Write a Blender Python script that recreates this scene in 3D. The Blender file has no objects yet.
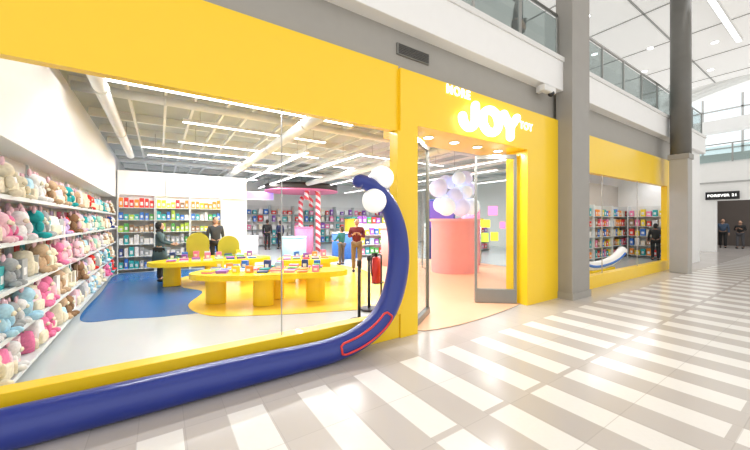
import bpy, bmesh, math, random
from mathutils import Vector, Matrix
random.seed(4)
sc=bpy.context.scene
C=sc.collection
sc.view_settings.view_transform='Standard'
D=3.53; H=1.6
XE=17.9   # end of the shop along the mall

# ---------------------------------------------------------------- materials
def M(name,col,rough=.5,metal=0.0,emit=0.0,var=.05,scale=6,coat=0.0,spec=.5,ecol=None):
    m=bpy.data.materials.new(name); m.use_nodes=True
    nt=m.node_tree; b=nt.nodes['Principled BSDF']
    n=nt.nodes.new('ShaderNodeTexNoise'); n.inputs['Scale'].default_value=scale
    tc=nt.nodes.new('ShaderNodeTexCoord'); nt.links.new(tc.outputs['Object'],n.inputs['Vector'])
    mx=nt.nodes.new('ShaderNodeMix'); mx.data_type='RGBA'
    mx.inputs[6].default_value=(*[max(0,c*(1-var)) for c in col],1)
    mx.inputs[7].default_value=(*[min(1,c*(1+var)) for c in col],1)
    nt.links.new(n.outputs['Fac'],mx.inputs[0]); nt.links.new(mx.outputs[2],b.inputs['Base Color'])
    b.inputs['Roughness'].default_value=rough; b.inputs['Metallic'].default_value=metal
    b.inputs['Coat Weight'].default_value=coat
    b.inputs['Specular IOR Level'].default_value=spec
    if emit>0:
        b.inputs['Emission Color'].default_value=(*(ecol or col),1); b.inputs['Emission Strength'].default_value=emit
    return m
def glassmat(name,tint,k):
    m=bpy.data.materials.new(name); m.use_nodes=True; nt=m.node_tree; nt.nodes.clear()
    o=nt.nodes.new('ShaderNodeOutputMaterial'); mix=nt.nodes.new('ShaderNodeMixShader')
    t=nt.nodes.new('ShaderNodeBsdfTransparent'); t.inputs[0].default_value=(*tint,1)
    g=nt.nodes.new('ShaderNodeBsdfGlossy'); g.inputs['Roughness'].default_value=.02
    f=nt.nodes.new('ShaderNodeFresnel'); f.inputs[0].default_value=1.45
    mm=nt.nodes.new('ShaderNodeMath'); mm.operation='MULTIPLY'; mm.inputs[1].default_value=k
    nt.links.new(f.outputs[0],mm.inputs[0]); nt.links.new(mm.outputs[0],mix.inputs[0])
    nt.links.new(t.outputs[0],mix.inputs[1]); nt.links.new(g.outputs[0],mix.inputs[2]); nt.links.new(mix.outputs[0],o.inputs[0])
    return m
YEL=M('yellow_paint',(.97,.64,.012),.32,var=.015,coat=.2)
YELT=M('yellow_table',(.93,.68,.02),.25,var=.02)
YFL=M('yellow_floor',(.88,.60,.07),.22,var=.03)
BLF=M('blue_floor',(.02,.13,.38),.25,var=.06)
CORF=M('coral_floor',(.90,.54,.34),.3,var=.03)
GFL=M('grey_floor',(.58,.62,.63),.16,var=.03,scale=2)
WHITE=M('white_paint',(.86,.86,.85),.5,var=.02)
OFFW=M('offwhite_paint',(.76,.76,.74),.55,var=.03)
BULK=M('grey_bulkhead',(.36,.345,.315),.6,var=.04)
COLM=M('grey_column',(.33,.315,.29),.5,var=.06,scale=3)
COLL=M('pale_grey_pier',(.42,.405,.375),.5,var=.05,scale=3)
COLD=M('dark_column',(.15,.145,.13),.35,var=.12,scale=4)
CEILM=M('white_ceiling_glow',(.84,.83,.81),.7,var=.02,emit=.34)  # emission added to brighten the mall ceiling; no lamps behind it
CEILJ=M('ceiling_joint',(.48,.48,.47),.7,var=.02)
SCEIL=M('store_ceiling',(.50,.53,.52),.7,var=.12,scale=2)
DUCT=M('duct_metal',(.74,.76,.76),.4,.1,var=.08)
BEAM=M('beam_white',(.82,.84,.83),.6)
NAVY=M('royal_blue_gloss',(.010,.030,.25),.3,coat=.25,var=.08,scale=3)
RED=M('red_trim',(.75,.04,.03),.35)
BLACK=M('black_metal',(.015,.015,.017),.4)
DARK=M('dark_interior',(.05,.04,.035),.6)
STEEL=M('brushed_steel',(.45,.45,.44),.3,.9,var=.1)
GLOBE=M('globe_white',(.95,.95,.93),.3,emit=.3)
SIGNW=M('sign_glow',(1,1,.97),.4,emit=2.3)
SIGNS=M('small_sign_glow',(1,1,.97),.4,emit=1.4)
LED=M('led_diffuser',(1,1,1),.4,emit=6)
LED2=M('mall_led_diffuser',(1,1,1),.4,emit=3)
CORAL=M('coral_laminate',(.90,.37,.38),.4)
PINK=M('pink_paint',(.92,.46,.48),.45)
PURP=M('purple_screen',(.35,.25,.85),.4,emit=.8)
PURD=M('dark_purple_screen',(.14,.09,.38),.4,emit=.12)
SHELF=M('shelf_white',(.72,.76,.76),.4)
GREYT=M('door_rail_metal',(.26,.26,.24),.35,.5)
LOUV=M('louvre_grey',(.09,.088,.08),.5)
OLIVE=M('olive_yellow',(.48,.44,.03),.5)
CREAM=M('warm_wall',(.55,.50,.45),.6)
GLASS=glassmat('window_glass',(.97,.99,.98),.4)
RGLASS=glassmat('rail_glass',(.80,.86,.86),.6)
GLAZ=M('sky_glazing',(.75,.82,.85),.2,emit=.5)
pal={'red':(.72,.05,.04),'orange':(.88,.28,.04),'yellow':(.92,.66,.05),'green':(.10,.42,.10),'teal':(.03,.38,.40),
 'blue':(.04,.18,.60),'purple':(.28,.10,.48),'pink':(.85,.22,.40),'white':(.80,.80,.80),'pale pink':(.88,.54,.60),
 'grey':(.36,.38,.39),'dark blue':(.03,.06,.22),'lime':(.46,.68,.09),'brown':(.30,.18,.10),'pale blue':(.42,.66,.82),'cream':(.80,.72,.56),
 'pale lilac':(.58,.46,.72),'tan':(.56,.40,.26),'mint':(.38,.68,.56)}
PM={k:M('pack_'+k.replace(' ','_'),v,.5,var=.25,scale=14) for k,v in pal.items()}
FM={k:M('fabric_'+k.replace(' ','_'),v,.95,var=.3,scale=30,spec=.15) for k,v in pal.items()}
PAPER=M('paper_pages',(.85,.83,.78),.8)
NOTE={k:M('notice_'+k,v,.6,emit=.35) for k,v in {'pink':(.95,.25,.55),'yellow':(.95,.85,.05),'lime':(.55,.85,.08)}.items()}  # papers given a slight emission of their own

def mall_floor():
    m=bpy.data.materials.new('mall_tile'); m.use_nodes=True; nt=m.node_tree; b=nt.nodes['Principled BSDF']
    tc=nt.nodes.new('ShaderNodeTexCoord'); sp=nt.nodes.new('ShaderNodeSeparateXYZ'); nt.links.new(tc.outputs['Object'],sp.inputs[0])
    def ma(op,a,bb=None):
        n=nt.nodes.new('ShaderNodeMath'); n.operation=op
        for i,v in enumerate((a,bb)):
            if v is None: continue
            if isinstance(v,(int,float)): n.inputs[i].default_value=v
            else: nt.links.new(v,n.inputs[i])
        return n.outputs[0]
    X=sp.outputs[0]; Y=sp.outputs[1]
    v=ma('DIVIDE',ma('SUBTRACT',-.63,Y),1.2)
    u=ma('DIVIDE',ma('SUBTRACT',X,1.06),.6)
    bar=ma('MULTIPLY',ma('LESS_THAN',ma('FRACT',u),.48),ma('LESS_THAN',ma('FRACT',v),.955))
    mask=ma('MULTIPLY',bar,ma('MULTIPLY',ma('GREATER_THAN',v,0.0),ma('LESS_THAN',v,5.0)))
    gx=ma('LESS_THAN',ma('FRACT',ma('DIVIDE',ma('SUBTRACT',X,1.06),.3)),.02)
    gy=ma('LESS_THAN',ma('FRACT',ma('MULTIPLY',v,2.0)),.012)
    gr=ma('MAXIMUM',gx,gy)
    wn=nt.nodes.new('ShaderNodeTexWhiteNoise'); cb=nt.nodes.new('ShaderNodeCombineXYZ')
    nt.links.new(ma('FLOOR',ma('DIVIDE',ma('SUBTRACT',X,1.06),.3)),cb.inputs[0]); nt.links.new(ma('FLOOR',ma('MULTIPLY',v,2.0)),cb.inputs[1])
    nt.links.new(cb.outputs[0],wn.inputs['Vector'])
    def mix(f,a,c):
        x=nt.nodes.new('ShaderNodeMix'); x.data_type='RGBA'
        for i,q in ((0,f),(6,a),(7,c)):
            if isinstance(q,tuple): x.inputs[i].default_value=q
            else: nt.links.new(q,x.inputs[i])
        return x.outputs[2]
    base=mix(wn.outputs['Value'],(.54,.50,.47,1),(.58,.54,.51,1))
    ns=nt.nodes.new('ShaderNodeTexNoise'); ns.inputs['Scale'].default_value=30; nt.links.new(tc.outputs['Object'],ns.inputs['Vector'])
    white=mix(ns.outputs['Fac'],(.83,.81,.78,1),(.87,.85,.82,1))
    c=mix(mask,base,white); c=mix(ma('MULTIPLY',gr,.35),c,(.34,.31,.29,1))
    nt.links.new(c,b.inputs['Base Color']); b.inputs['Roughness'].default_value=.18
    b.inputs['Specular IOR Level'].default_value=.3
    return m
MALLF=mall_floor()
def stripes():
    m=bpy.data.materials.new('candy_stripe'); m.use_nodes=True; nt=m.node_tree; b=nt.nodes['Principled BSDF']
    tc=nt.nodes.new('ShaderNodeTexCoord'); sp=nt.nodes.new('ShaderNodeSeparateXYZ'); nt.links.new(tc.outputs['Object'],sp.inputs[0])
    def ma(op,a,bb=None):
        n=nt.nodes.new('ShaderNodeMath'); n.operation=op
        for i,v in enumerate((a,bb)):
            if v is None: continue
            if isinstance(v,(int,float)): n.inputs[i].default_value=v
            else: nt.links.new(v,n.inputs[i])
        return n.outputs[0]
    s=ma('LESS_THAN',ma('FRACT',ma('ADD',ma('MULTIPLY',sp.outputs[0],2.2),ma('MULTIPLY',sp.outputs[2],2.8))),.5)
    x=nt.nodes.new('ShaderNodeMix'); x.data_type='RGBA'; nt.links.new(s,x.inputs[0])
    x.inputs[6].default_value=(.85,.83,.82,1); x.inputs[7].default_value=(.75,.08,.10,1)
    nt.links.new(x.outputs[2],b.inputs['Base Color']); b.inputs['Roughness'].default_value=.3
    return m
CANDY=stripes()

# ---------------------------------------------------------------- geometry helpers
def catmull(pts,n=8,closed=False):
    P=[Vector(p) for p in pts]; N=len(P); out=[]
    rng=range(N) if closed else range(N-1)
    for i in rng:
        if closed: a,b,c,d=P[(i-1)%N],P[i],P[(i+1)%N],P[(i+2)%N]
        else: a,b,c,d=P[max(i-1,0)],P[i],P[i+1],P[min(i+2,N-1)]
        for k in range(n):
            t=k/n
            out.append(.5*((2*b)+(c-a)*t+(2*a-5*b+4*c-d)*t*t+(3*b-a-3*c+d)*t**3))
    if not closed: out.append(P[-1])
    return out
class G:
    def __init__(s): s.bm=bmesh.new()
    def _f(s,vs,mi,sm):
        for f in {f for v in vs for f in v.link_faces}:
            f.material_index=mi; f.smooth=sm and (len(f.verts)<=4)
    def box(s,x0,x1,y0,y1,z0,z1,mi=0,bev=0):
        r=bmesh.ops.create_cube(s.bm,size=1.0); vs=r['verts']
        for v in vs: v.co=Vector((x0+(v.co.x+.5)*(x1-x0),y0+(v.co.y+.5)*(y1-y0),z0+(v.co.z+.5)*(z1-z0)))
        s._f(vs,mi,False)
        if bev>0:
            es=list({e for v in vs for e in v.link_edges})
            r=bmesh.ops.bevel(s.bm,geom=es,offset=bev,segments=2,affect='EDGES',profile=.5)
            for f in r['faces']: f.material_index=mi
        return s
    def cyl(s,x,y,z0,z1,r,r2=None,seg=24,mi=0):
        r2=r if r2 is None else r2
        q=bmesh.ops.create_cone(s.bm,cap_ends=True,segments=seg,radius1=r,radius2=r2,depth=z1-z0,matrix=Matrix.Translation((x,y,(z0+z1)/2)))
        s._f(q['verts'],mi,True); return s
    def sph(s,x,y,z,rx,ry=None,rz=None,seg=16,mi=0):
        ry=ry or rx; rz=rz or rx
        q=bmesh.ops.create_uvsphere(s.bm,u_segments=seg,v_segments=max(6,seg*2//3),radius=1,matrix=Matrix.Translation((x,y,z))@Matrix.Diagonal((rx,ry,rz,1)))
        s._f(q['verts'],mi,True); return s
    def tube(s,pts,rad,seg=10,mi=0,closed=False):
        pts=[Vector(p) for p in pts]; n=len(pts)
        if not hasattr(rad,'__len__'): rad=[rad]*n
        rings=[]; up=None
        for i,p in enumerate(pts):
            if closed: T=(pts[(i+1)%n]-pts[i-1]).normalized()
            else: T=(pts[min(i+1,n-1)]-pts[max(i-1,0)]).normalized()
            if up is None:
                up=Vector((0,1,0)) if abs(T.y)<.9 else Vector((1,0,0))
            B=T.cross(up).normalized(); up=B.cross(T).normalized()
            rings.append([s.bm.verts.new(p+rad[i]*(math.cos(2*math.pi*k/seg)*up+math.sin(2*math.pi*k/seg)*B)) for k in range(seg)])
        m=n if closed else n-1
        for i in range(m):
            a=rings[i]; b=rings[(i+1)%n]
            for k in range(seg):
                f=s.bm.faces.new((a[k],a[(k+1)%seg],b[(k+1)%seg],b[k])); f.smooth=True; f.material_index=mi
        if not closed:
            for r in (rings[0],rings[-1]):
                f=s.bm.faces.new(r); f.material_index=mi
        return s
    def poly(s,pts,z0,z1,mi=0):
        lo=[s.bm.verts.new((p[0],p[1],z0)) for p in pts]; hi=[s.bm.verts.new((p[0],p[1],z1)) for p in pts]
        n=len(pts); fs=[s.bm.faces.new(lo[::-1]),s.bm.faces.new(hi)]
        for i in range(n): fs.append(s.bm.faces.new((lo[i],lo[(i+1)%n],hi[(i+1)%n],hi[i])))
        for f in fs: f.material_index=mi
        return s
    def obj(s,name,mats,parent=None,loc=(0,0,0),rot=0.0):
        bmesh.ops.recalc_face_normals(s.bm,faces=s.bm.faces[:])
        me=bpy.data.meshes.new(name); s.bm.to_mesh(me); s.bm.free()
        for m in (mats if isinstance(mats,(list,tuple)) else [mats]): me.materials.append(m)
        o=bpy.data.objects.new(name,me); C.objects.link(o); o.location=loc; o.rotation_euler=(0,0,rot)
        if parent: o.parent=parent
        return o
def E(name,loc,rot=0.0):
    o=bpy.data.objects.new(name,None); C.objects.link(o); o.location=loc; o.rotation_euler=(0,0,rot); o.empty_display_size=.1
    return o
def L(o,label,cat,group=None):
    o['label']=label; o['category']=cat
    if group: o['group']=group
    return o
def S(o,label=None):
    o['kind']='structure'
    if label: o['label']=label
    return o
def sbox(name,x0,x1,y0,y1,z0,z1,mat,bev=0,label=None):
    cx,cy=(x0+x1)/2,(y0+y1)/2
    return S(G().box(x0-cx,x1-cx,y0-cy,y1-cy,0,z1-z0,bev=bev).obj(name,mat,loc=(cx,cy,z0)),label)
class Proto:
    def __init__(s,o): s.o=o; s.used=False
    def put(s,loc,rot=0.0,mats=None,scale=None,parent=None):
        if not s.used: o=s.o; s.used=True
        else:
            o=s.o.copy(); C.objects.link(o)
            for c in s.o.children:
                k=c.copy(); k.parent=o; C.objects.link(k)
        if parent: o.parent=parent
        o.location=loc; o.rotation_euler=(0,0,rot)
        if scale: o.scale=scale if hasattr(scale,'__len__') else (scale,)*3
        if mats:
            for i,m in mats.items():
                o.material_slots[i].link='OBJECT'; o.material_slots[i].material=m
        return o
tn=[0]
def trim(*a,**k):
    tn[0]+=1; return sbox('trim_%d'%tn[0],*a,**k)

# ---------------------------------------------------------------- shell
g=G().box(-12,45,-14,0,-.1,0); S(g.obj('floor',MALLF),'beige stone tiles with rows of pale bars')
g=G().box(XE,45,0,14,-.1,0); S(g.obj('floor',MALLF),'beige stone tiles past the shop corner')
S(G().box(-4,XE,0,18.2,-.1,-.0).obj('floor',GFL),'glossy pale grey shop floor')
def zone(pts,z,mat,label):
    cx=sum(p[0] for p in pts)/len(pts); cy=sum(p[1] for p in pts)/len(pts)
    P=catmull([(p[0]-cx,p[1]-cy,0) for p in pts],10,True)
    return S(G().poly(P,0,.004).obj('floor',mat,loc=(cx,cy,z)),label)
zone([(-1.08,3.5),(-.5,3.15),(.2,2.9),(1.1,3.0),(1.6,5),(1.5,7.6),(.9,8.7),(-.4,8.85),(-1.07,8.7),(-1.09,6)],0.0,BLF,'deep blue curved floor zone')
zone([(.45,3.5),(.7,2.55),(1.5,2.05),(2.6,1.6),(4.2,1.2),(5.2,2.5),(5.6,5),(5.2,7.5),(3,8.5),(1.2,7.6),(.5,7.0),(.45,5.6),(.8,4.7)],0.004,YFL,'glossy yellow curved floor zone under the tables')
zone([(3.1,.05),(5.6,.05),(7,.8),(9.5,2),(10,5),(8,8),(6,7),(5.3,4.5),(4.3,2)],0.008,CORF,'coral floor zone by the entrance')
sbox('wall_left',-1.6,-1.5,0,18,0,4.3,WHITE)
sbox('wall_back',-1.6,XE,18,18.2,0,4.3,WHITE)
sbox('wall_right',XE-.1,XE,.3,18,0,4.3,WHITE)
sbox('ceiling',-1.6,XE,.3,18.2,4.3,4.4,SCEIL,label='pale exposed shop ceiling')
sbox('wall_front',-12,-1.6,0,.35,0,3.74,YEL)
trim(-1.6,2.74,0,.10,2.84,3.74,YEL,label='yellow header above the shop window')
trim(-1.6,2.74,-.03,.14,0,.33,YEL,bev=.006,label='yellow window sill')
trim(2.74,3.05,-.05,.2,0,3.70,YEL,label='yellow pier beside the entrance')
trim(3.05,5.78,-.05,.8,2.95,3.70,YEL,label='yellow entrance header')
trim(5.78,6.97,-.05,.4,0,3.70,YEL,label='yellow pier beside the entrance')
trim(6.97,14.9,0,.14,2.75,3.62,YEL,label='yellow header above the second window')
trim(6.97,13.9,-.03,.14,0,.3,YEL,label='yellow sill below the second window')
trim(13.9,14.9,-.02,.14,0,2.75,YEL,label='yellow end pier')
trim(14.9,XE,0,.3,0,4.3,WHITE,label='white wall past the yellow shopfront')
trim(-12,XE,.06,.36,3.74,4.27,BULK,label='grey bulkhead above the yellow shopfront')
trim(6.97,14.9,.05,.3,3.62,3.74,BULK)
trim(-12,XE+.1,-.15,.1,4.27,4.93,WHITE,bev=.01,label='white fascia of the upper floor')
trim(-12,XE+.1,-.18,-.12,4.86,4.95,OFFW)
trim(2.68,2.74,-.06,.1,.33,2.83,YEL)
for x_ in (1.13,9.2,11.5): trim(x_-.004,x_+.004,.03,.05,.3,2.84 if x_<3 else 2.75,STEEL,label='thin vertical glass joint of the shop window')
S(G().box(-12,XE+.1,0.1,6,4.4,4.93).obj('floor',OFFW),'upper floor slab')
sbox('wall_upper',-12,XE,4.0,4.2,4.93,8.8,WHITE)
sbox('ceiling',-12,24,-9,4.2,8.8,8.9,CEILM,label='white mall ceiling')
for x_ in (8,11,14,17,20,23): trim(x_-.03,x_+.03,-9,4,8.78,8.8,CEILJ,label='thin grey joint across the mall ceiling')
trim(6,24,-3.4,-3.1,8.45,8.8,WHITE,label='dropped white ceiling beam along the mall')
trim(6,24,.6,.66,8.78,8.8,CEILJ)

# ---------------------------------------------------------------- vent, camera, columns
v=E('air_vent',(3.05,.05,3.93)); L(v,'grey slotted air vent in the bulkhead','vent')
G().box(-.3,.3,-.02,.02,0,.16,bev=.004).obj('frame',GREYT,v)
for i in range(6): G().box(-.28,.28,-.032,-.02,.015+i*.023,.027+i*.023).obj('louvre',LOUV,v)
c=E('security_camera',(6.3,-.15,4.1)); L(c,'small white security camera below the fascia','camera')
G().box(-.05,.05,.05,.2,.06,.17).obj('bracket',WHITE,c)
G().box(-.22,.2,-.07,.06,0,.12,bev=.02).obj('housing',OFFW,c)
G().sph(.1,-.02,.0,.06).obj('lens',BLACK,c)
k=E('column',(7.2,0,0)); L(k,'square grey column rising past the upper floor','column')
G().box(-.3,.45,-.33,.0,0,8.8,bev=.01).obj('shaft',COLM,k)
G().box(-.32,.47,-.35,-.01,0,.14).obj('base',BULK,k)
k=E('column',(13.5,-.44,0)); L(k,'dark round column standing on a paler square pier','column')
G().cyl(0,0,3.6,8.8,.25,seg=40).obj('shaft',COLD,k)
o=G().box(-.22,.22,-.22,.22,0,3.6,bev=.02).obj('pier',COLL,k); o['label']='pale grey square lower pier'
G().box(-.25,.25,-.25,.25,3.5,3.66,bev=.01).obj('collar',COLM,k)
def railing(x0,x1):
    r=E('balcony_railing',((x0+x1)/2,-.05,4.93)); L(r,'glass balcony railing with metal posts and handrail','railing')
    w=(x1-x0)/2; n=max(1,round((x1-x0)/1.25))
    G().tube([(-w,0,.92),(w,0,.92)],.03,12).obj('handrail',STEEL,r)
    for i in range(n+1):
        x=-w+2*w*i/n; G().box(x-.02,x+.02,-.02,.02,0,.92).obj('post',STEEL,r)
    for i in range(n):
        x=-w+2*w*i/n; G().box(x+.04,x+2*w/n-.04,-.006,.006,.06,.84).obj('glass_panel',RGLASS,r)
railing(-1,6.85); railing(7.7,XE)

# ---------------------------------------------------------------- smile tube
ctrl=[(-4.5,.145,.145),(-2,.145,.145),(0,.145,.145),(.8,.142,.142),(1.25,.135,.135),(1.62,.140,.135),(1.97,.205,.138),(2.27,.37,.140),(2.47,.65,.140),(2.57,1.05,.138),(2.55,1.45,.128),(2.42,1.78,.113),(2.22,1.99,.098),(2.03,2.07,.085),(1.97,2.07,.078)]
cp=catmull([(a,b,c) for a,b,c in ctrl],12)
pts=[(p.x,0,p.y) for p in cp]; rad=[p.z for p in cp]
e=Vector(pts[-1]); d=(Vector(pts[-1])-Vector(pts[-2])).normalized(); rr=rad[-1]
for a in (20,40,60,80):
    pts.append(tuple(e+d*rr*math.sin(math.radians(a)))); rad.append(rr*math.cos(math.radians(a)))
sm=E('smile_sculpture',(0,-.22,0)); L(sm,'giant glossy royal blue tube curling up into a hook','sculpture')
G().tube(pts,rad,28).obj('tube',NAVY,sm)
def surf(i,ang):
    p=Vector(pts[i]); T=(Vector(pts[i+1])-Vector(pts[i-1])).normalized(); N=Vector((0,-1,0)); B=Vector((-T.z,0,T.x))
    return p+(rad[i]+.004)*(math.cos(ang)*N+math.sin(ang)*B)
i0=12*5+4; i1=12*7+2
path=[]
A=.48
for i in range(i0,i1+1): path.append(surf(i,A+.15))
for a in (.9,.6,.3,.0,-.3,-.6,-.9): path.append(surf(i1+ (2 if abs(a)<.7 else 1),.15+A*a))
for i in range(i1,i0-1,-1): path.append(surf(i,-A+.15))
for a in (-.9,-.6,-.3,0,.3,.6,.9): path.append(surf(i0-(2 if abs(a)<.7 else 1),.15+A*a))
G().tube(path,.013,8,closed=True).obj('red_outline',RED,sm)
G().sph(2.31,.0,2.14,.15,seg=28).obj('globe',GLOBE,sm)
G().sph(2.13,-.10,1.84,.145,seg=28).obj('globe',GLOBE,sm)
sm2=E('smile_sculpture',(10.7,.6,0)); L(sm2,'low white and blue curved tube inside the second window','sculpture')
cp=catmull([(-1.6,.66,0),(-1.3,.46,0),(-.7,.34,0),(.2,.36,0),(.9,.48,0),(1.4,.68,0)],10)
G().tube([(p.x,0,p.y) for p in cp],.13,20).obj('tube',WHITE,sm2)
G().tube([(p.x,-.11,p.y) for p in cp[4:-4]],.04,10).obj('stripe',PM['blue'],sm2)
G().box(-.9,.6,-.1,.1,0,.24,bev=.02).obj('plinth',YELT,sm2)

# ---------------------------------------------------------------- sign
def text(s,size,x,z,y,name,parent,ext=.03,off=.0):
    cu=bpy.data.curves.new('t','FONT'); cu.body=s; cu.size=size; cu.extrude=ext; cu.offset=off; cu.align_x='CENTER'; cu.align_y='CENTER'; cu.space_character=1.14
    o=bpy.data.objects.new('t',cu); C.objects.link(o); bpy.context.view_layer.update()
    me=bpy.data.meshes.new_from_object(o.evaluated_get(bpy.context.evaluated_depsgraph_get())); bpy.data.objects.remove(o)
    q=bpy.data.objects.new(name,me); C.objects.link(q); q.parent=parent; q.location=(x,y,z); q.rotation_euler=(math.pi/2,0,0)
    return q
sg=E('illuminated_sign',(4.68,-.05,2.95)); L(sg,'glowing white JOY letters on the yellow entrance header','sign')
tr=.07
def stroke(g,pp): g.tube([(x,0,z) for x,z in pp],tr,12); 
def caps(g,*ps):
    for x,z in ps: g.sph(x,0,z,tr,seg=12)
z0,z1=.12,.49
g=G(); J=[(.15,z1),(.15,.27)]+[(.15*math.cos(a),.27+.15*math.sin(a)) for a in [-math.pi*i/10 for i in range(1,11)]]
stroke(g,J); caps(g,J[0],J[-1]); g.obj('letter',SIGNW,sg,loc=(-.64,-.08,0))
g=G(); g.tube([(.21*math.cos(a),0,.305+.185*math.sin(a)) for a in [2*math.pi*i/28 for i in range(28)]],tr,12,closed=True); g.obj('letter',SIGNW,sg,loc=(-.10,-.08,0))
g=G(); stroke(g,[(-.19,z1),(0,.29)]); stroke(g,[(.19,z1),(0,.29)]); stroke(g,[(0,.30),(0,z0)]); caps(g,(-.19,z1),(.19,z1),(0,.29),(0,z0)); g.obj('letter',SIGNW,sg,loc=(.44,-.08,0))
q=text('MORE',.185,-.80,.655,-.012,'small_letters',sg,.004,.006); q.data.materials.append(SIGNS)
q=text('TOY',.19,1.04,.42,-.012,'small_letters',sg,.004,.006); q.data.materials.append(SIGNS)

# ---------------------------------------------------------------- doors
def door(x,y,rot,label,w=.9,h=2.88,rail=.28):
    d=E('glass_door',(x,y,0),rot); L(d,label,'door')
    G().box(0.04,w-.04,-.006,.006,rail,h-.08).obj('glass',GLASS,d)
    G().box(0,w,-.04,.04,.02,rail,bev=.004).obj('bottom_rail',GREYT,d)
    G().box(0,w,-.025,.025,h-.08,h,bev=.004).obj('top_rail',GREYT,d)
    G().box(0,.045,-.025,.025,rail,h-.08).obj('stile',GREYT,d); G().box(w-.045,w,-.025,.025,rail,h-.08).obj('stile',GREYT,d)
    G().tube([(w-.1,.01,.8),(w-.1,.07,.8),(w-.1,.07,1.5),(w-.1,.01,1.5)],.014,8).obj('handle',STEEL,d)
dr=math.atan2(.65,-.76)
door(5.72,.14,dr,'open glass door with steel rails and paper notices',.78)
door(3.14,.14,math.radians(33),'glass door standing ajar beside the yellow pier',.85,rail=.12)
def notice(s,z,w,h,m,lab):
    x=5.72+math.cos(dr)*s; y=.14+math.sin(dr)*s
    nx,ny=-.65*.012,-.76*.012
    o=G().box(-w/2,w/2,-.002,.002,-h/2,h/2).obj('paper_notice',m,loc=(x+nx,y+ny,z),rot=dr); L(o,lab,'notice','notices on the glass door')
notice(.44,1.80,.18,.18,NOTE['pink'],'pink paper notice taped to the glass door')
notice(.58,1.55,.18,.15,NOTE['yellow'],'yellow paper notice taped to the glass door')
notice(.60,1.28,.16,.18,NOTE['lime'],'lime paper notice taped to the glass door')
notice(.41,1.30,.14,.17,NOTE['yellow'],'yellow paper notice taped to the glass door')
notice(.26,1.52,.10,.13,NOTE['pink'],'small pink paper notice taped to the glass door')

# ---------------------------------------------------------------- lights
def linear(x0,x1,y0,y1,z,power):
    ln=max(x1-x0,y1-y0); along=(x1-x0)>(y1-y0)
    t=E('linear_light',((x0+x1)/2,(y0+y1)/2,z),0 if along else math.pi/2); L(t,'long white linear ceiling light','light','linear lights in the shop')
    G().box(-ln/2,ln/2,-.05,.05,.012,.07).obj('housing',WHITE,t)
    G().box(-ln/2,ln/2,-.04,.04,0,.012).obj('diffuser',LED,t)
    for s in (-.8,.8): G().cyl(s*ln/2,0,.07,4.0-z,.006,seg=6).obj('hanger',STEEL,t)
    if power:
        a=bpy.data.lights.new('area','AREA'); a.shape='RECTANGLE'; a.size=ln; a.size_y=.08; a.energy=power*.66
        o=bpy.data.objects.new('area_light',a); C.objects.link(o); o.parent=t; o.location=(0,0,-.006)
linear(4.55,4.65,4.0,15,3.42,500)
linear(8.9,9.0,2.5,12,3.5,420)
linear(.4,4.2,6.0,6.1,3.6,220)
linear(-.8,3.4,2.4,2.5,3.62,220)
linear(.3,4.0,12.9,13.0,3.6,200)
linear(10.2,17.5,1.3,1.35,3.4,100)
linear(-.3,3.6,8.5,8.6,3.62,150)
linear(5.4,8.4,7.3,7.4,3.62,170)
linear(.4,3.6,4.2,4.25,3.64,0)
linear(-.4,2.6,7.2,7.25,3.6,0)
linear(5.2,8.6,4.9,4.95,3.6,0)
linear(3.4,3.45,5,13,3.5,0)
linear(7.3,7.35,6,16,3.45,0)
linear(2.9,6.4,10.3,10.35,3.62,0)
linear(10.5,10.55,4,16,3.5,280)
linear(13.5,13.55,4,16,3.5,200)
def downlight(x,y,z,power=0,r=.09,lens=LED):
    t=E('downlight',(x,y,z)); L(t,'small round recessed ceiling downlight','light','round recessed downlights')
    G().cyl(0,0,-.012,0,r).obj('ring',OFFW,t); G().cyl(0,0,-.016,-.012,r*.8).obj('lens',lens,t)
    if power:
        a=bpy.data.lights.new('spot','AREA'); a.shape='DISK'; a.size=.14; a.energy=power
        o=bpy.data.objects.new('spot_light',a); C.objects.link(o); o.parent=t; o.location=(0,0,-.02)
for x in (3.6,4.2,4.8,5.4): downlight(x,.32,2.95,16)
for x,y in ((9.4,.9),(12.5,1.8),(12.3,-2),(15.5,-2.2),(17,1.3),(18.6,-.3),(21.4,-2.4),(15.6,2.8),(19.4,2.2),(21.8,.4)): downlight(x,y,8.8,r=.14)
for (x0,x1,y) in ((10.5,19,-.9),(0,9,-4),(14,23,-2.2)):
    t=E('linear_light',((x0+x1)/2,y,8.66)); L(t,'long white light line in the mall ceiling','light','mall ceiling lights')
    ln=x1-x0
    G().box(-ln/2,ln/2,-.1,.1,.01,.12).obj('housing',OFFW,t); G().box(-ln/2,ln/2,-.07,.07,0,.01).obj('diffuser',LED2,t)

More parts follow.
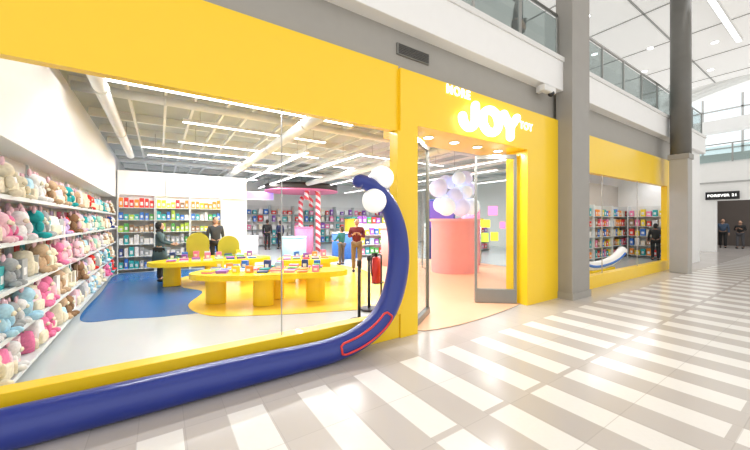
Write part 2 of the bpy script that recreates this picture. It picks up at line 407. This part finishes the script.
# ceiling beams / ducts
for i,y in enumerate((1.9,3.2,4.6,6.6,8.2,9.8,12,13.8,15.6)):
    o=G().box(-10.4,8.75,-.04,.04,0,.2).obj('ceiling_beam',BEAM,loc=(9,y,4.1)); L(o,'white painted steel ceiling beam','beam','shop ceiling beams')
for x in (-.5,.1,.6,1.2,1.7,2.6,3.2,4.1,4.9,5.6,6.4,7.2,8,9,10,12,14,16):
    o=G().box(-.025,.025,-8.6,8.6,0,.1).obj('ceiling_beam',BEAM,loc=(x,9.2,4.0)); L(o,'slim white painted ceiling joist','beam','shop ceiling joists')
for a_,b_,r in (((-1.2,3.6,3.82),(14,3.6,3.82),.08),((2.3,1.0,3.42),(2.3,17,3.42),.11),((6.0,1.2,3.42),(6.0,17,3.42),.11),((-1.2,11,3.82),(14,11,3.82),.08),((-.7,1.0,3.5),(-.7,8.2,3.5),.09)):
    c0=Vector(a_); dv=Vector(b_)-c0; n=int(dv.length/1.2)
    t=E('air_duct',c0); L(t,'round pale metal air duct under the ceiling','duct','ceiling ducts')
    G().tube([dv*(i/n) for i in range(n+1)],r,20).obj('pipe',DUCT,t)
    for i in range(1,n,2): G().tube([dv*(i/n),dv*(i/n)+dv.normalized()*.05],r+.012,20).obj('collar',DUCT,t)
    for i in (1,n-1):
        p_=dv*(i/n); G().cyl(p_.x,p_.y,r-.01,4.1-a_[2],.008,seg=6).obj('hanger',STEEL,t)

# ---------------------------------------------------------------- shelving
trim(-1.5,-1.14,.4,9.4,2.34,3.5,WHITE,label='white bulkhead above the wall shelves')
for i in range(3):
    trim(-1.1+i*1.27,.15+i*1.27,9.3,9.42,2.42,3.2,WHITE,bev=.01,label='white panel above the back shelves')
sbox('wall_partition',-1.5,2.75,9.42,9.55,0,3.2,WHITE)
trim(1.8,2.75,9.38,9.42,0,2.42,OFFW)
def shelf_proto(w,h,d,levels,sides=True,lip=False):
    s=E('shelf_unit',(0,0,0))
    G().box(-w/2,w/2,d-.03,d,0,h).obj('back_panel',OFFW,s)
    if sides:
        G().box(-w/2,-w/2+.025,0.0,d-.03,0,h).obj('side_panel',SHELF,s)
        G().box(w/2-.025,w/2,0.0,d-.03,0,h).obj('side_panel',SHELF,s)
    else:
        G().box(-w/2,-w/2+.03,d-.06,d-.03,0,h).obj('upright',SHELF,s)
    for z in levels:
        g=G(); g.box(-w/2+(.025 if sides else 0),w/2-(.025 if sides else 0),.0,d-.03,z-.02,z)
        if lip: g.box(-w/2,w/2,-.012,.0,z-.03,z+.01)
        g.obj('shelf',SHELF,s)
    return Proto(s)
def plush_proto():
    g=G(); g.sph(0,0,.095,.088,.07,.095); g.sph(0,-.015,.235,.088,.078,.08)
    for s in (-1,1):
        g.sph(s*.092,-.04,.13,.03,.035,.06,10); g.sph(s*.06,-.09,.035,.04,.058,.036,10)
    o=g.obj('plush_toy',FM['white'])
    for s in (-1,1): G().sph(s*.062,.0,.315,.03,.018,.045,10).obj('ear',FM['pale pink'],o)
    G().sph(0,-.09,.212,.034,.022,.026,10).obj('muzzle',FM['cream'],o)
    return Proto(o)
def pack_proto(name='toy_box'):
    g=G(); g.box(-.09,.09,-.05,.05,0,.25,bev=.004); 
    o=g.obj(name,[PM['orange'],PM['white']])
    g=G(); g.box(-.05,.05,-.053,-.05,.06,.15); g.obj('printed_panel',PM['white'],o)
    return Proto(o)
def bag_proto():
    bm=bmesh.new(); bmesh.ops.create_cube(bm,size=1.0)
    bmesh.ops.subdivide_edges(bm,edges=bm.edges[:],cuts=3,use_grid_fill=True)
    for v in bm.verts:
        p=v.co.copy(); q=p.normalized()*.62; p=p.lerp(q,.4)
        k_=1-.22*max(0,p.z)*1.3
        v.co=Vector((p.x*.27*k_,p.y*.17*k_,(p.z+.5)*.28))
    g=G(); g.bm.free(); g.bm=bm
    for f in bm.faces: f.smooth=True
    o=g.obj('backpack',[FM['pink']])
    bm=bmesh.new(); bmesh.ops.create_cube(bm,size=1.0); bmesh.ops.subdivide_edges(bm,edges=bm.edges[:],cuts=3,use_grid_fill=True)
    for v in bm.verts:
        p=v.co.copy(); p=p.lerp(p.normalized()*.62,.4); v.co=Vector((p.x*.20,p.y*.06-.09,p.z*.13+.09))
    g=G(); g.bm.free(); g.bm=bm
    for f in bm.faces: f.smooth=True
    g.obj('front_pocket',FM['cream'],o)
    G().tube(catmull([(-.035,.01,.26),(-.03,.01,.31),(.03,.01,.31),(.035,.01,.26)],4),.007,6).obj('handle',FM['grey'],o)
    return Proto(o)
PL=plush_proto(); BG=bag_proto(); PK=pack_proto('toy_packet')
lv=[.14,.56,.98,1.40,1.82]
SU=shelf_proto(1.07,2.34,.38,lv,False,True)
cols=['white','white','cream','cream','pale pink','pale pink','pink','pale blue','pale blue','grey','grey','tan','brown','pale lilac','mint','teal','red','dark blue']
for i in range(8):
    yc=.95+i*1.075
    s=SU.put((-1.12,yc,0),math.pi/2); L(s,'white wall shelf unit packed with toys','shelf','wall shelf units')
    for j,z in enumerate(lv):
        n=6 if i<4 else 5
        th=random.choice([cols,['pale pink','pink','white','cream'],['pale blue','white','grey','teal'],['tan','cream','brown','white'],cols])
        for q in range(n):
            if random.random()<.06: continue
            yy=yc-.46+.92*(q+.5)/n+random.uniform(-.03,.03)
            c=random.choice(th); t_=random.random()
            rot=math.pi/2+random.uniform(-.5,.5)
            if t_<.50: o=PL.put((-1.23+random.uniform(-.04,.04),yy,z),rot,{0:FM[c]},random.uniform(.75,1.12)); L(o,'%s plush animal sitting on a wall shelf'%c,'plush toy','plush toys on wall shelves')
            elif t_<.85: o=BG.put((-1.25+random.uniform(-.03,.03),yy,z),rot,{0:FM[c]},(.8,.9,random.uniform(.75,1.15))); L(o,'small %s backpack standing on a wall shelf'%c,'backpack','backpacks on wall shelves')
            else: o=PK.put((-1.20,yy,z),math.pi/2+random.uniform(-.15,.15),{0:PM[c]},(.8,.4,random.uniform(.8,1.2))); L(o,'flat %s toy packet on a wall shelf'%c,'toy packet','toy packets on wall shelves')
    if i<5:
        for j,z in enumerate(lv):
            for q in range(5):
                yy=yc-.37+.92*(q+.5)/5; c=random.choice(cols)
                o=PK.put((-1.40,yy,z+.09),math.pi/2,{0:PM[c]},(.75,.35,1.05)); L(o,'flat %s packet hanging on the back panel'%c,'toy packet','toy packets hanging on the back panel')
SB=shelf_proto(.96,2.42,.4,[.12,.5,.88,1.26,1.64,2.02])
GB=pack_proto('game_box')
rows=[['teal','blue','green','grey','dark blue'],['blue','teal','grey','dark blue','white'],['pale blue','teal','green','grey','white'],['lime','green','tan','yellow','brown'],['green','teal','lime','blue','white'],['orange','red','orange','yellow','brown']]
for i in range(3):
    xc=-.6+i*.97
    s=SB.put((xc,8.98,0)); L(s,'white shelf unit full of colourful boxes','shelf','back shelf units')
    for j,z in enumerate([.12,.5,.88,1.26,1.64,2.02]):
        base=random.choice(rows[j])
        for q in range(7):
            c=base if random.random()<.35 else random.choice(rows[j])
            o=GB.put((xc-.39+q*.13,9.08,z),0,{0:PM[c]},(random.uniform(.5,.7),1,random.uniform(.6,1.25))); L(o,'%s game box on the back shelves'%c,'game box','game boxes on back shelves')
SF=shelf_proto(1.5,2.6,.4,[.12,.6,1.08,1.56,2.04]); FB=pack_proto('gift_box')
for i in range(8):
    xc=3.6+i*1.55
    s=SF.put((xc,17.5,0)); L(s,'tall white shelf unit against the rear wall','shelf','rear shelf units')
    for j,z in enumerate([.12,.6,1.08,1.56,2.04]):
        for q in range(4):
            c=random.choice(['red','blue','pink','teal','white','white','purple','grey','cream'])
            o=FB.put((xc-.52+q*.35,17.65,z),0,{0:PM[c]},(random.uniform(1.0,1.7),1.5,random.uniform(.9,1.6))); L(o,'%s box on the rear shelves'%c,'gift box','boxes on rear shelves')
SR=shelf_proto(1.7,2.25,.4,[.12,.54,.96,1.38,1.80]); RB=pack_proto('doll_box')
sbox('wall_partition',10.7,XE-.1,2.72,2.8,0,3.2,CREAM)
for i in range(5):
    xc=11.7+i*1.75; rot=0
    if i<4: s=SR.put((xc,2.3,0))
    else: s=SR.put((17.38,1.38,0),-math.pi/2); rot=-math.pi/2
    L(s,'white shelf unit seen through the second window','shelf','shelf units behind the second window')
    for j,z in enumerate([.12,.54,.96,1.38,1.80]):
        for q in range(8):
            c=random.choice(['red','orange','pink','teal','white','yellow','brown','cream','blue'])
            off=-.71+q*.203
            p_=(xc+off,2.42,z) if i<4 else (17.50,1.38-off,z)
            o=RB.put(p_,rot,{0:PM[c]},(random.uniform(.7,1.0),1.2,random.uniform(.8,1.3))); L(o,'%s toy carton on the shelves'%c,'doll box','cartons behind the second window')
SG=shelf_proto(1.4,1.5,.4,[.12,.55,.98]); MB=pack_proto('toy_carton')
for x,y in ((8.0,8.6),(9.5,8.8),(11.2,7.6),(12.7,7.6),(14.2,7.6)):
    s=SG.put((x,y,0)); L(s,'low white shelf unit in the middle of the shop','shelf','low shelf units')
    for j,z in enumerate([.12,.55,.98,1.5]):
        for q in range(5):
            c=random.choice(['purple','dark blue','pink','teal','purple','yellow','pale blue','red','blue','green'])
            o=MB.put((x-.5+q*.25,y+.15 if j<3 else y+.36,z),0,{0:PM[c]},(1.2,1 if j<3 else .6,random.uniform(.9,1.3))); L(o,'%s toy carton on a low shelf unit'%c,'toy carton','cartons on low shelf units')

# ---------------------------------------------------------------- tables
def blob(lx,ly,lobes,amp,ph=0):
    return [((1+amp*math.cos(lobes*t+ph))*lx*math.cos(t),(1+amp*math.cos(lobes*t+ph))*ly*math.sin(t)) for t in [2*math.pi*i/56 for i in range(56)]]
bookm=G().box(-.11,.11,-.08,.08,0,.035,mi=0).obj('book',[PM['pink'],PAPER])
bm=bmesh.new(); bm.from_mesh(bookm.data); 
for f in bm.faces:
    if f.normal.x>.5 or abs(f.normal.y)>.5: f.material_index=1
bm.to_mesh(bookm.data); bm.free()
BK=Proto(bookm); TB=pack_proto('boxed_toy')
BC=['pink','pink','red','orange','teal','blue','green','purple','yellow','pale blue','dark blue']
def table(x,y,rot,lx,ly,lobes,ph,h,legs,nb,lab):
    t=E('display_table',(x,y,.012),rot); L(t,lab,'table','yellow display tables')
    G().poly(blob(lx,ly,lobes,.10,ph),h-.10,h).obj('table_top',YELT,t)
    for a,b in legs:
        g=G(); P=[(.19*math.cos(q),.10*math.sin(q)) for q in [2*math.pi*i/24 for i in range(24)]]
        g.poly([(a+p[0],b+p[1]) for p in P],0,h-.10); g.obj('leg',YELT,t)
    nx,ny=nb
    for i in range(nx):
        for j in range(ny):
            u=(-.80+1.60*(i+.5)/nx)*lx*.95; v=(-.62+1.24*(j+.5)/ny)*ly
            if (u/lx)**2+(v/ly)**2>.78: continue
            wx=x+math.cos(rot)*u-math.sin(rot)*v; wy=y+math.sin(rot)*u+math.cos(rot)*v
            zz=h+.012; c=random.choice(BC)
            if random.random()<.3:
                o=TB.put((wx,wy,zz),rot+random.uniform(-.4,.4),{0:PM[c]},(.7,.8,random.uniform(.45,.8))); L(o,'%s boxed toy standing on a yellow table'%c,'toy box','boxed toys on the yellow tables'); continue
            for k_ in range(random.choice([1,1,2,2,3])):
                th=random.uniform(.5,.9); c=random.choice(BC)
                o=BK.put((wx,wy,zz),rot+random.uniform(-.12,.12)+(math.pi if random.random()<.5 else 0),{0:PM[c],1:PM[c] if random.random()<.6 else PAPER},(.85,.9,th)); L(o,'%s picture book lying on a yellow table'%c,'book','books on the yellow tables')
                zz+=.035*th
table(1.75,2.95,math.radians(-28),1.45,.62,3,.4,.62,[(-.95,.0),(.0,-.25),(.95,.05),(.1,.28)],(9,4),'low yellow cloud-shaped display table covered with picture books')
table(1.15,5.75,math.radians(-5),1.35,.75,3,1.5,.62,[(-.9,0),(0,-.35),(.85,.1),(0,.4)],(8,4),'low yellow cloud-shaped table with books near the shelves')
table(3.2,4.55,math.radians(-20),.78,.6,3,.2,.62,[(-.45,0),(.45,-.05),(0,.3)],(5,3),'low yellow rounded table with books')
for x,y,h in ((.85,6.35,.66),(1.6,6.3,.56)):
    a=E('arched_stand',(x,y-.08,.632)); L(a,'olive yellow rounded display stand on a table','display stand','arched stands')
    rr=.27
    P=[(-rr,0),(rr,0)]+[(rr*math.cos(t),h-rr+rr*math.sin(t)) for t in [math.pi*i/14 for i in range(15)]]
    o=G().poly(P,-.05,.05).obj('panel',OLIVE,a); o.rotation_euler=(math.pi/2,0,0)
    G().box(-.22,.22,-.12,.05,0,.03).obj('base',OLIVE,a)

# ---------------------------------------------------------------- other furniture
def drum(x,y,r,h,m,lab,topm=None):
    t=E('display_counter',(x,y,.012)); L(t,lab,'counter')
    G().cyl(0,0,0,h-.05,r,seg=48).obj('body',m,t); G().cyl(0,0,h-.05,h,r*1.03,seg=48).obj('top',topm or m,t)
t=E('display_counter',(7.75,3.55,.012),math.radians(-30)); L(t,'tall wide rounded soft pink counter below the balloons','counter')
def stad(w,r):
    n=24; out=[]
    for s_ in (0,1):
        for i in range(n):
            a=-math.pi/2+math.pi*s_+math.pi*i/(n-1)
            out.append(((w if s_==0 else -w)+r*math.cos(a),r*math.sin(a)))
    return out
G().poly(stad(.18,.56),0,1.58).obj('body',CORAL,t); G().poly(stad(.20,.59),1.58,1.66).obj('top',PINK,t)
drum(7.2,5.8,.6,1.35,PINK,'round pink counter behind the tall pink counter')
drum(9.4,4.3,.32,2.1,PM['pink'],'tall pink drum near the entrance')
drum(4.6,9.4,.5,.95,PM['pale blue'],'round pale blue display drum')
drum(6.7,8.9,.55,1.1,PM['blue'],'round blue counter with white top',WHITE)
drum(8.4,11.0,.5,1.7,PM['yellow'],'round yellow display drum')
drum(3.2,12.4,.7,.9,WHITE,'round white display drum')
drum(9.6,12.5,.8,1.8,PM['teal'],'tall teal display drum')
drum(5.9,11.6,.45,1.3,PM['pink'],'round pink display drum beside the striped canes')
t=E('display_wall',(9.9,6.3,.012),math.radians(-25)); L(t,'tall dark purple display wall behind the balloons','display wall')
G().box(-.6,.6,-.1,.1,0,2.5,bev=.02).obj('frame',PM['dark blue'],t); G().box(-.52,.52,-.115,-.1,1.3,2.42).obj('screen',PURD,t)
for x,y,h,sx in ((6.75,14.3,2.7,1),(6.9,12.2,3.0,-1)):
    P=[(0,0,h*i/6) for i in range(7)]+[(sx*(.32-.32*math.cos(a)),0,h+.32*math.sin(a)) for a in [math.pi*i/10 for i in range(1,11)]]+[(sx*.64,0,h-.3)]
    o=G().tube(P,.13,20).obj('candy_cane',CANDY,loc=(x,y,.0)); L(o,'giant red and white striped candy cane with curled top','candy cane','striped candy canes')
b=E('balloon_cluster',(7.35,3.2,1.78)); L(b,'cloud of pale lilac and white balloons above the counter','balloons')
LIL=M('balloon_lilac_glow',(.66,.66,.96),.3,emit=.32,ecol=(.66,.7,1)); WB=M('balloon_white_glow',(.80,.87,1),.25,emit=.32,ecol=(.8,.88,1))  # added emission lightens the balloons; they are not lamps
for i in range(20):
    a=i*2.4; rr_=.10+.6*math.sqrt(i/20); 
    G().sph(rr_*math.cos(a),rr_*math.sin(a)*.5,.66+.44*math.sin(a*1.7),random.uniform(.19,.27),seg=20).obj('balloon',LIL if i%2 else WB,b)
G().cyl(0,0,.6,2.2,.006,seg=6).obj('string',STEEL,b)
def stan(x,y):
    t=E('barrier_post',(x,y,.012)); L(t,'black barrier post with round base','barrier post','barrier posts')
    G().cyl(0,0,0,.03,.16).obj('base',BLACK,t); G().cyl(0,0,.03,.9,.025).obj('pole',BLACK,t); G().cyl(0,0,.88,.97,.035).obj('cap',BLACK,t)
stan(2.62,.85); stan(3.13,1.36)
f=E('fire_extinguisher',(2.64,.40,.0)); L(f,'red fire extinguisher on a black floor stand','fire extinguisher')
zz=.70
g=G(); g.cyl(0,0,zz,zz+.34,.065); g.sph(0,0,zz+.34,.065,.065,.04); g.obj('cylinder',RED,f)
g=G(); g.cyl(0,0,zz+.37,zz+.42,.02); g.box(-.07,.02,-.012,.012,zz+.41,zz+.43); g.obj('valve',BLACK,f)
G().tube(catmull([(-.02,0,zz+.4),(-.08,0,zz+.36),(-.085,0,zz+.2),(-.07,0,zz+.1)],6),.01,8).obj('hose',BLACK,f)
g=G(); g.cyl(.09,0,.02,1.1,.014,seg=10); g.cyl(.05,0,0,.02,.13); g.box(-.05,.1,-.05,.05,zz-.015,zz); g.obj('stand',BLACK,f)
sc1=E('hanging_screen',(3.0,14.6,2.75)); L(sc1,'long purple lit screen hanging from the ceiling','screen')
G().box(-2.3,2.3,-.04,.04,0,.45).obj('frame',WHITE,sc1); G().box(-2.25,2.25,-.05,-.04,.04,.41).obj('display',PURP,sc1)
for s_ in (-2,2): G().cyl(s_,0,.45,1.25,.01,seg=6).obj('hanger',STEEL,sc1)
t=E('hanging_canopy',(6.4,13.2,3.2)); L(t,'dark round hanging canopy with pink rim','canopy')
G().cyl(0,0,0,.3,1.9,seg=40).obj('disc',DARK,t); G().cyl(0,0,-.05,0,1.92,seg=40).obj('rim',PM['pink'],t); G().cyl(0,0,.3,.82,.02,seg=8).obj('hanger',STEEL,t)

# ---------------------------------------------------------------- people
def skin(pts,edges,rad):
    me=bpy.data.meshes.new('s'); me.from_pydata(pts,edges,[]); o=bpy.data.objects.new('tmp',me); C.objects.link(o)
    o.modifiers.new('s','SKIN')
    for i,r in enumerate(rad):
        dd=me.skin_vertices[0].data[i]; dd.radius=r if isinstance(r,tuple) else (r,r); dd.use_root=(i==0)
    ss=o.modifiers.new('u','SUBSURF'); ss.levels=1
    bpy.context.view_layer.update()
    r=bpy.data.meshes.new_from_object(o.evaluated_get(bpy.context.evaluated_depsgraph_get())); bpy.data.objects.remove(o); return r
cm={}
def cmat(n,c):
    if n not in cm: cm[n]=M('cloth_'+n,c,.85,var=.12,scale=20)
    return cm[n]
SKIN=M('skin_tone',(.52,.30,.20),.55,var=.05); LIP=M('lip',(.4,.12,.1),.5)
def person(x,y,z,face,h,topc,legc,hairc,label,arm='down',stride=0.0,coat=False,scarf=False):
    p=E('person',(x,y,z),face); L(p,label,'person'); s=h/1.715; p.scale=(s,s,s)
    if arm=='down': ar=[(.185,0,1.39),(.235,.02,1.13),(.245,-.05,.88),(.245,-.07,.81)]
    elif arm=='fwd': ar=[(.185,0,1.39),(.225,-.1,1.15),(.18,-.32,1.08),(.17,-.39,1.07)]
    else: ar=[(.185,0,1.39),(.24,-.02,1.13),(.12,-.2,1.2),(.08,-.26,1.24)]
    lg=lambda sd,st:[(sd*.09,0,.9),(sd*.1,-.03-.12*st,.5),(sd*.1,.0-.2*st,.09),(sd*.1,-.12-.2*st,.04)]
    V=[(0,0,.96),(0,0,1.12),(0,0,1.32),(0,.0,1.45),(0,-.005,1.52)]+lg(1,stride)+lg(-1,-stride)+ar+[(-a,b_,c_) for a,b_,c_ in ar]
    Ed=[(0,1),(1,2),(2,3),(3,4),(0,5),(5,6),(6,7),(7,8),(0,9),(9,10),(10,11),(11,12),(2,13),(13,14),(14,15),(15,16),(2,17),(17,18),(18,19),(19,20)]
    R=[(.14,.1),(.12,.09),(.14,.1),(.06,.055),(.05,.05)]+[.085,.058,.04,.035]*2+[.05,.04,.028,.03]*2
    me=skin(V,Ed,R)
    g=G(); g.bm.from_mesh(me)
    for f_ in g.bm.faces: f_.smooth=True; f_.material_index=0
    g.sph(0,-.01,1.6,.076,.095,.115,20); g.sph(0,-.108,1.59,.014,.018,.022,8)
    for sd in (-1,1):
        g.sph(sd*.078,0,1.595,.012,.022,.03,8)
        hx,hy,hz=ar[3]; dx,dy,dz=[(ar[3][i]-ar[2][i]) for i in range(3)]; n=math.sqrt(dx*dx+dy*dy+dz*dz); dx,dy,dz=dx/n,dy/n,dz/n
        g.sph(sd*hx,hy,hz,.022,.035,.04,10)
        for q,(o_,ln) in enumerate(((-.03,.065),(-.01,.078),(.01,.072),(.03,.058))):
            a0=Vector((sd*hx,hy+o_,hz)) if arm=='down' else Vector((sd*hx+o_,hy,hz))
            dd=Vector((sd*dx,dy,dz)); a1=a0+dd*(.03+ln*.6); a2=a0+dd*(.03+ln)+Vector((-sd*.012,0,-.005))
            g.tube([a0,a1,a2],[.009,.008,.005],6)
        a0=Vector((sd*hx,hy-.02,hz)) if arm=='down' else Vector((sd*(hx-.02),hy,hz))
        g.tube([a0,a0+Vector((-sd*.015,-.03,-.02)),a0+Vector((-sd*.02,-.04,-.045))],[.011,.009,.006],6)
    g.obj('body',SKIN,p)
    for sd in (-1,1): G().sph(sd*.03,-.095,1.61,.009,.007,.007,8).obj('eye',BLACK,p)
    G().sph(0,-.098,1.545,.022,.008,.006,8).obj('mouth',LIP,p)
    if scarf:
        g=G(); g.sph(0,.018,1.615,.095,.1,.125,18); g.sph(0,.0,1.46,.11,.1,.09,16); g.obj('headscarf',cmat(*hairc),p)
    else:
        g=G(); g.sph(0,.02,1.63,.084,.09,.1,18); g.sph(0,.05,1.56,.07,.06,.08,12); g.obj('hair',cmat(*hairc),p)
    idx=[0,1,2,3,13,14,15,17,18,19]; mp={a:i for i,a in enumerate(idx)}
    rt={0:(.165,.125),1:(.15,.12),2:(.165,.125),3:(.07,.065),13:.07,14:.055,15:.042,17:.07,18:.055,19:.042}
    VV=[V[i] for i in idx]; VV[0]=(0,0,.9)
    me=skin(VV,[(mp[a],mp[b_]) for a,b_ in Ed if a in mp and b_ in mp],[rt[i] for i in idx])
    g=G(); g.bm.from_mesh(me)
    for f_ in g.bm.faces: f_.smooth=True
    if coat: g.cyl(0,0,.5,1.0,.21,.16,20)
    g.obj('jacket',cmat(*topc),p)
    idx=[0,5,6,7,9,10,11]; mp={a:i for i,a in enumerate(idx)}
    me=skin([V[i] for i in idx],[(mp[a],mp[b_]) for a,b_ in Ed if a in mp and b_ in mp],[(.15,.115),.1,.075,.06,.1,.075,.06])
    g=G(); g.bm.from_mesh(me)
    for f_ in g.bm.faces: f_.smooth=True
    g.obj('trousers',cmat(*legc),p)
    for sd,st in ((1,stride),(-1,-stride)):
        G().sph(sd*.1,-.07-.2*st,.045,.05,.13,.045,14).obj('shoe',BLACK,p)
r_=math.radians
person(.0,6.75,.004,r_(80),1.56,('teal_grey',(.06,.10,.11)),('black',(.02,.02,.02)),('black',(.02,.02,.02)),'person in a dark teal coat and headscarf leaning toward a table',arm='fwd',coat=True,scarf=True)
person(1.5,8.0,.004,r_(10),1.72,('charcoal',(.04,.045,.05)),('black',(.02,.02,.02)),('black',(.02,.02,.02)),'person in a charcoal jacket standing by the shelves')
person(5.0,14.8,0,r_(150),1.68,('black',(.02,.02,.02)),('black',(.02,.02,.02)),('brown',(.05,.03,.02)),'person in black standing in the rear aisle')
person(5.75,14.9,0,r_(200),1.62,('navy',(.03,.04,.1)),('black',(.02,.02,.02)),('black',(.02,.02,.02)),'person in navy standing in the rear aisle')
person(5.5,6.9,.012,r_(200),1.38,('teal',(.02,.16,.17)),('grey',(.10,.10,.11)),('brown',(.05,.03,.02)),'young person in a teal jacket beside the display',arm='fwd')
person(5.1,5.15,.012,r_(-30),1.66,('maroon',(.16,.02,.025)),('khaki',(.24,.16,.09)),('black',(.02,.02,.02)),'person in a maroon jacket and khaki trousers looking down at something',arm='up',stride=.5)
person(28,1.0,0,r_(-80),1.72,('denim',(.05,.08,.13)),('black',(.02,.02,.02)),('black',(.02,.02,.02)),'person in dark clothes walking out of the far shop',stride=.6)
person(28,.3,0,r_(-100),1.62,('black',(.02,.02,.02)),('grey',(.10,.10,.11)),('black',(.02,.02,.02)),'person in black walking beside another shopper',stride=-.5,arm='up')
person(16.7,1.05,0,r_(110),1.5,('black',(.02,.02,.02)),('black',(.02,.02,.02)),('black',(.02,.02,.02)),'person in black behind the second shop window')
person(6.5,.6,4.93,r_(40),1.7,('charcoal',(.04,.045,.05)),('black',(.02,.02,.02)),('black',(.02,.02,.02)),'person in dark clothes at the upper balcony railing')

# ---------------------------------------------------------------- far end of mall
WL=M('lit_white',(.82,.82,.80),.6,var=.02,emit=.14)  # slight emission put into the far walls to brighten them
trim(24,24.3,.6,14,0,4.6,WL,label='pale wall beside the far shop')
trim(24,24.3,-3.2,.6,2.65,4.6,WL,label='white header over the far shop opening')
trim(23.92,24,-14,14,3.55,3.62,CEILJ,label='grey line on the far header')
trim(24,24.3,-14,-3.2,0,4.6,WL)
trim(24.3,34,-14,14,4.6,5.1,WHITE,label='far upper floor slab')
trim(27.5,28.3,-14,14,6.9,7.6,WHITE,label='white upper bridge across the far atrium')
sbox('wall_far',34,34.2,-14,14,0,12,WL)
S(G().box(-.03,0,-9,9,0,5).obj('window_1',GLAZ,loc=(33.98,0,5.6)),'tall bright glazing at the end of the atrium')
for i in range(10): trim(33.88,33.96,-9+i*2-.06,-9+i*2+.06,5.6,10.6,CEILJ,label='grey glazing mullion')
for i in range(3): trim(33.88,33.96,-9,9,6.8+i*1.4,6.9+i*1.4,CEILJ,label='grey glazing transom')
sbox('wall_far_shop',31,31.2,-4,4,0,4.6,M('brown_wall',(.13,.105,.09),.6))
sbox('wall_far_shop_side',24.3,31,3.5,3.6,0,4.6,DARK)
s=E('shop_sign',(23.88,.36,2.70)); L(s,'black sign reading FOREVER 21 over the far shop','sign')
G().box(-.04,.04,-.60,.60,0,.40,bev=.01).obj('panel',BLACK,s)
q=text('FOREVER 21',.175,0,.2,0,'letters',s,.01,.004); q.data.materials.append(SIGNS); q.location=(-.05,0,.2); q.rotation_euler=(math.pi/2,0,-math.pi/2)
for y in (-2.2,1.9):
    k=E('column',(22.6,y,0)); L(k,'slim white column at the far end of the mall','column')
    G().cyl(0,0,0,8.8,.22).obj('shaft',WHITE,k)
r=E('balcony_railing',(23.9,0,4.6)); L(r,'glass railing across the far upper floor','railing')
G().tube([(0,-8,.95),(0,8,.95)],.03,10).obj('handrail',STEEL,r); G().box(-.006,.006,-8,8,.05,.85).obj('glass_panel',RGLASS,r)
for i in range(9): G().box(-.03,.03,-8+i*2-.03,-8+i*2+.03,0,.95).obj('post',STEEL,r)
for i in range(3):
    P=[(0,-9+.9*k_,7.2+2.2*math.sin(math.pi*k_/20)+i*.6) for k_ in range(21)]
    o=G().tube(P,.22,12).obj('curved_beam',OFFW,loc=(25+i*2.5,-2,0)); L(o,'curved white roof beam at the far atrium','beam','curved roof beams')
a=bpy.data.lights.new('area','AREA'); a.size=3; a.energy=110
o=bpy.data.objects.new('area_light',a); C.objects.link(o); o.location=(27,0,4.5); 

# ---------------------------------------------------------------- world & camera
w=bpy.data.worlds.new('World'); sc.world=w; w.use_nodes=True
bg=w.node_tree.nodes['Background']; bg.inputs[0].default_value=(1,.985,.965,1); bg.inputs[1].default_value=1.38
cam=bpy.data.cameras.new('Camera'); co=bpy.data.objects.new('Camera',cam); C.objects.link(co)
cam.sensor_width=36; cam.lens=36*323/750; cam.shift_y=-4/750
co.location=(0,-D,H); co.rotation_euler=(math.pi/2,0,-math.atan(2/3))
cam.clip_start=.05; cam.clip_end=200
sc.camera=co
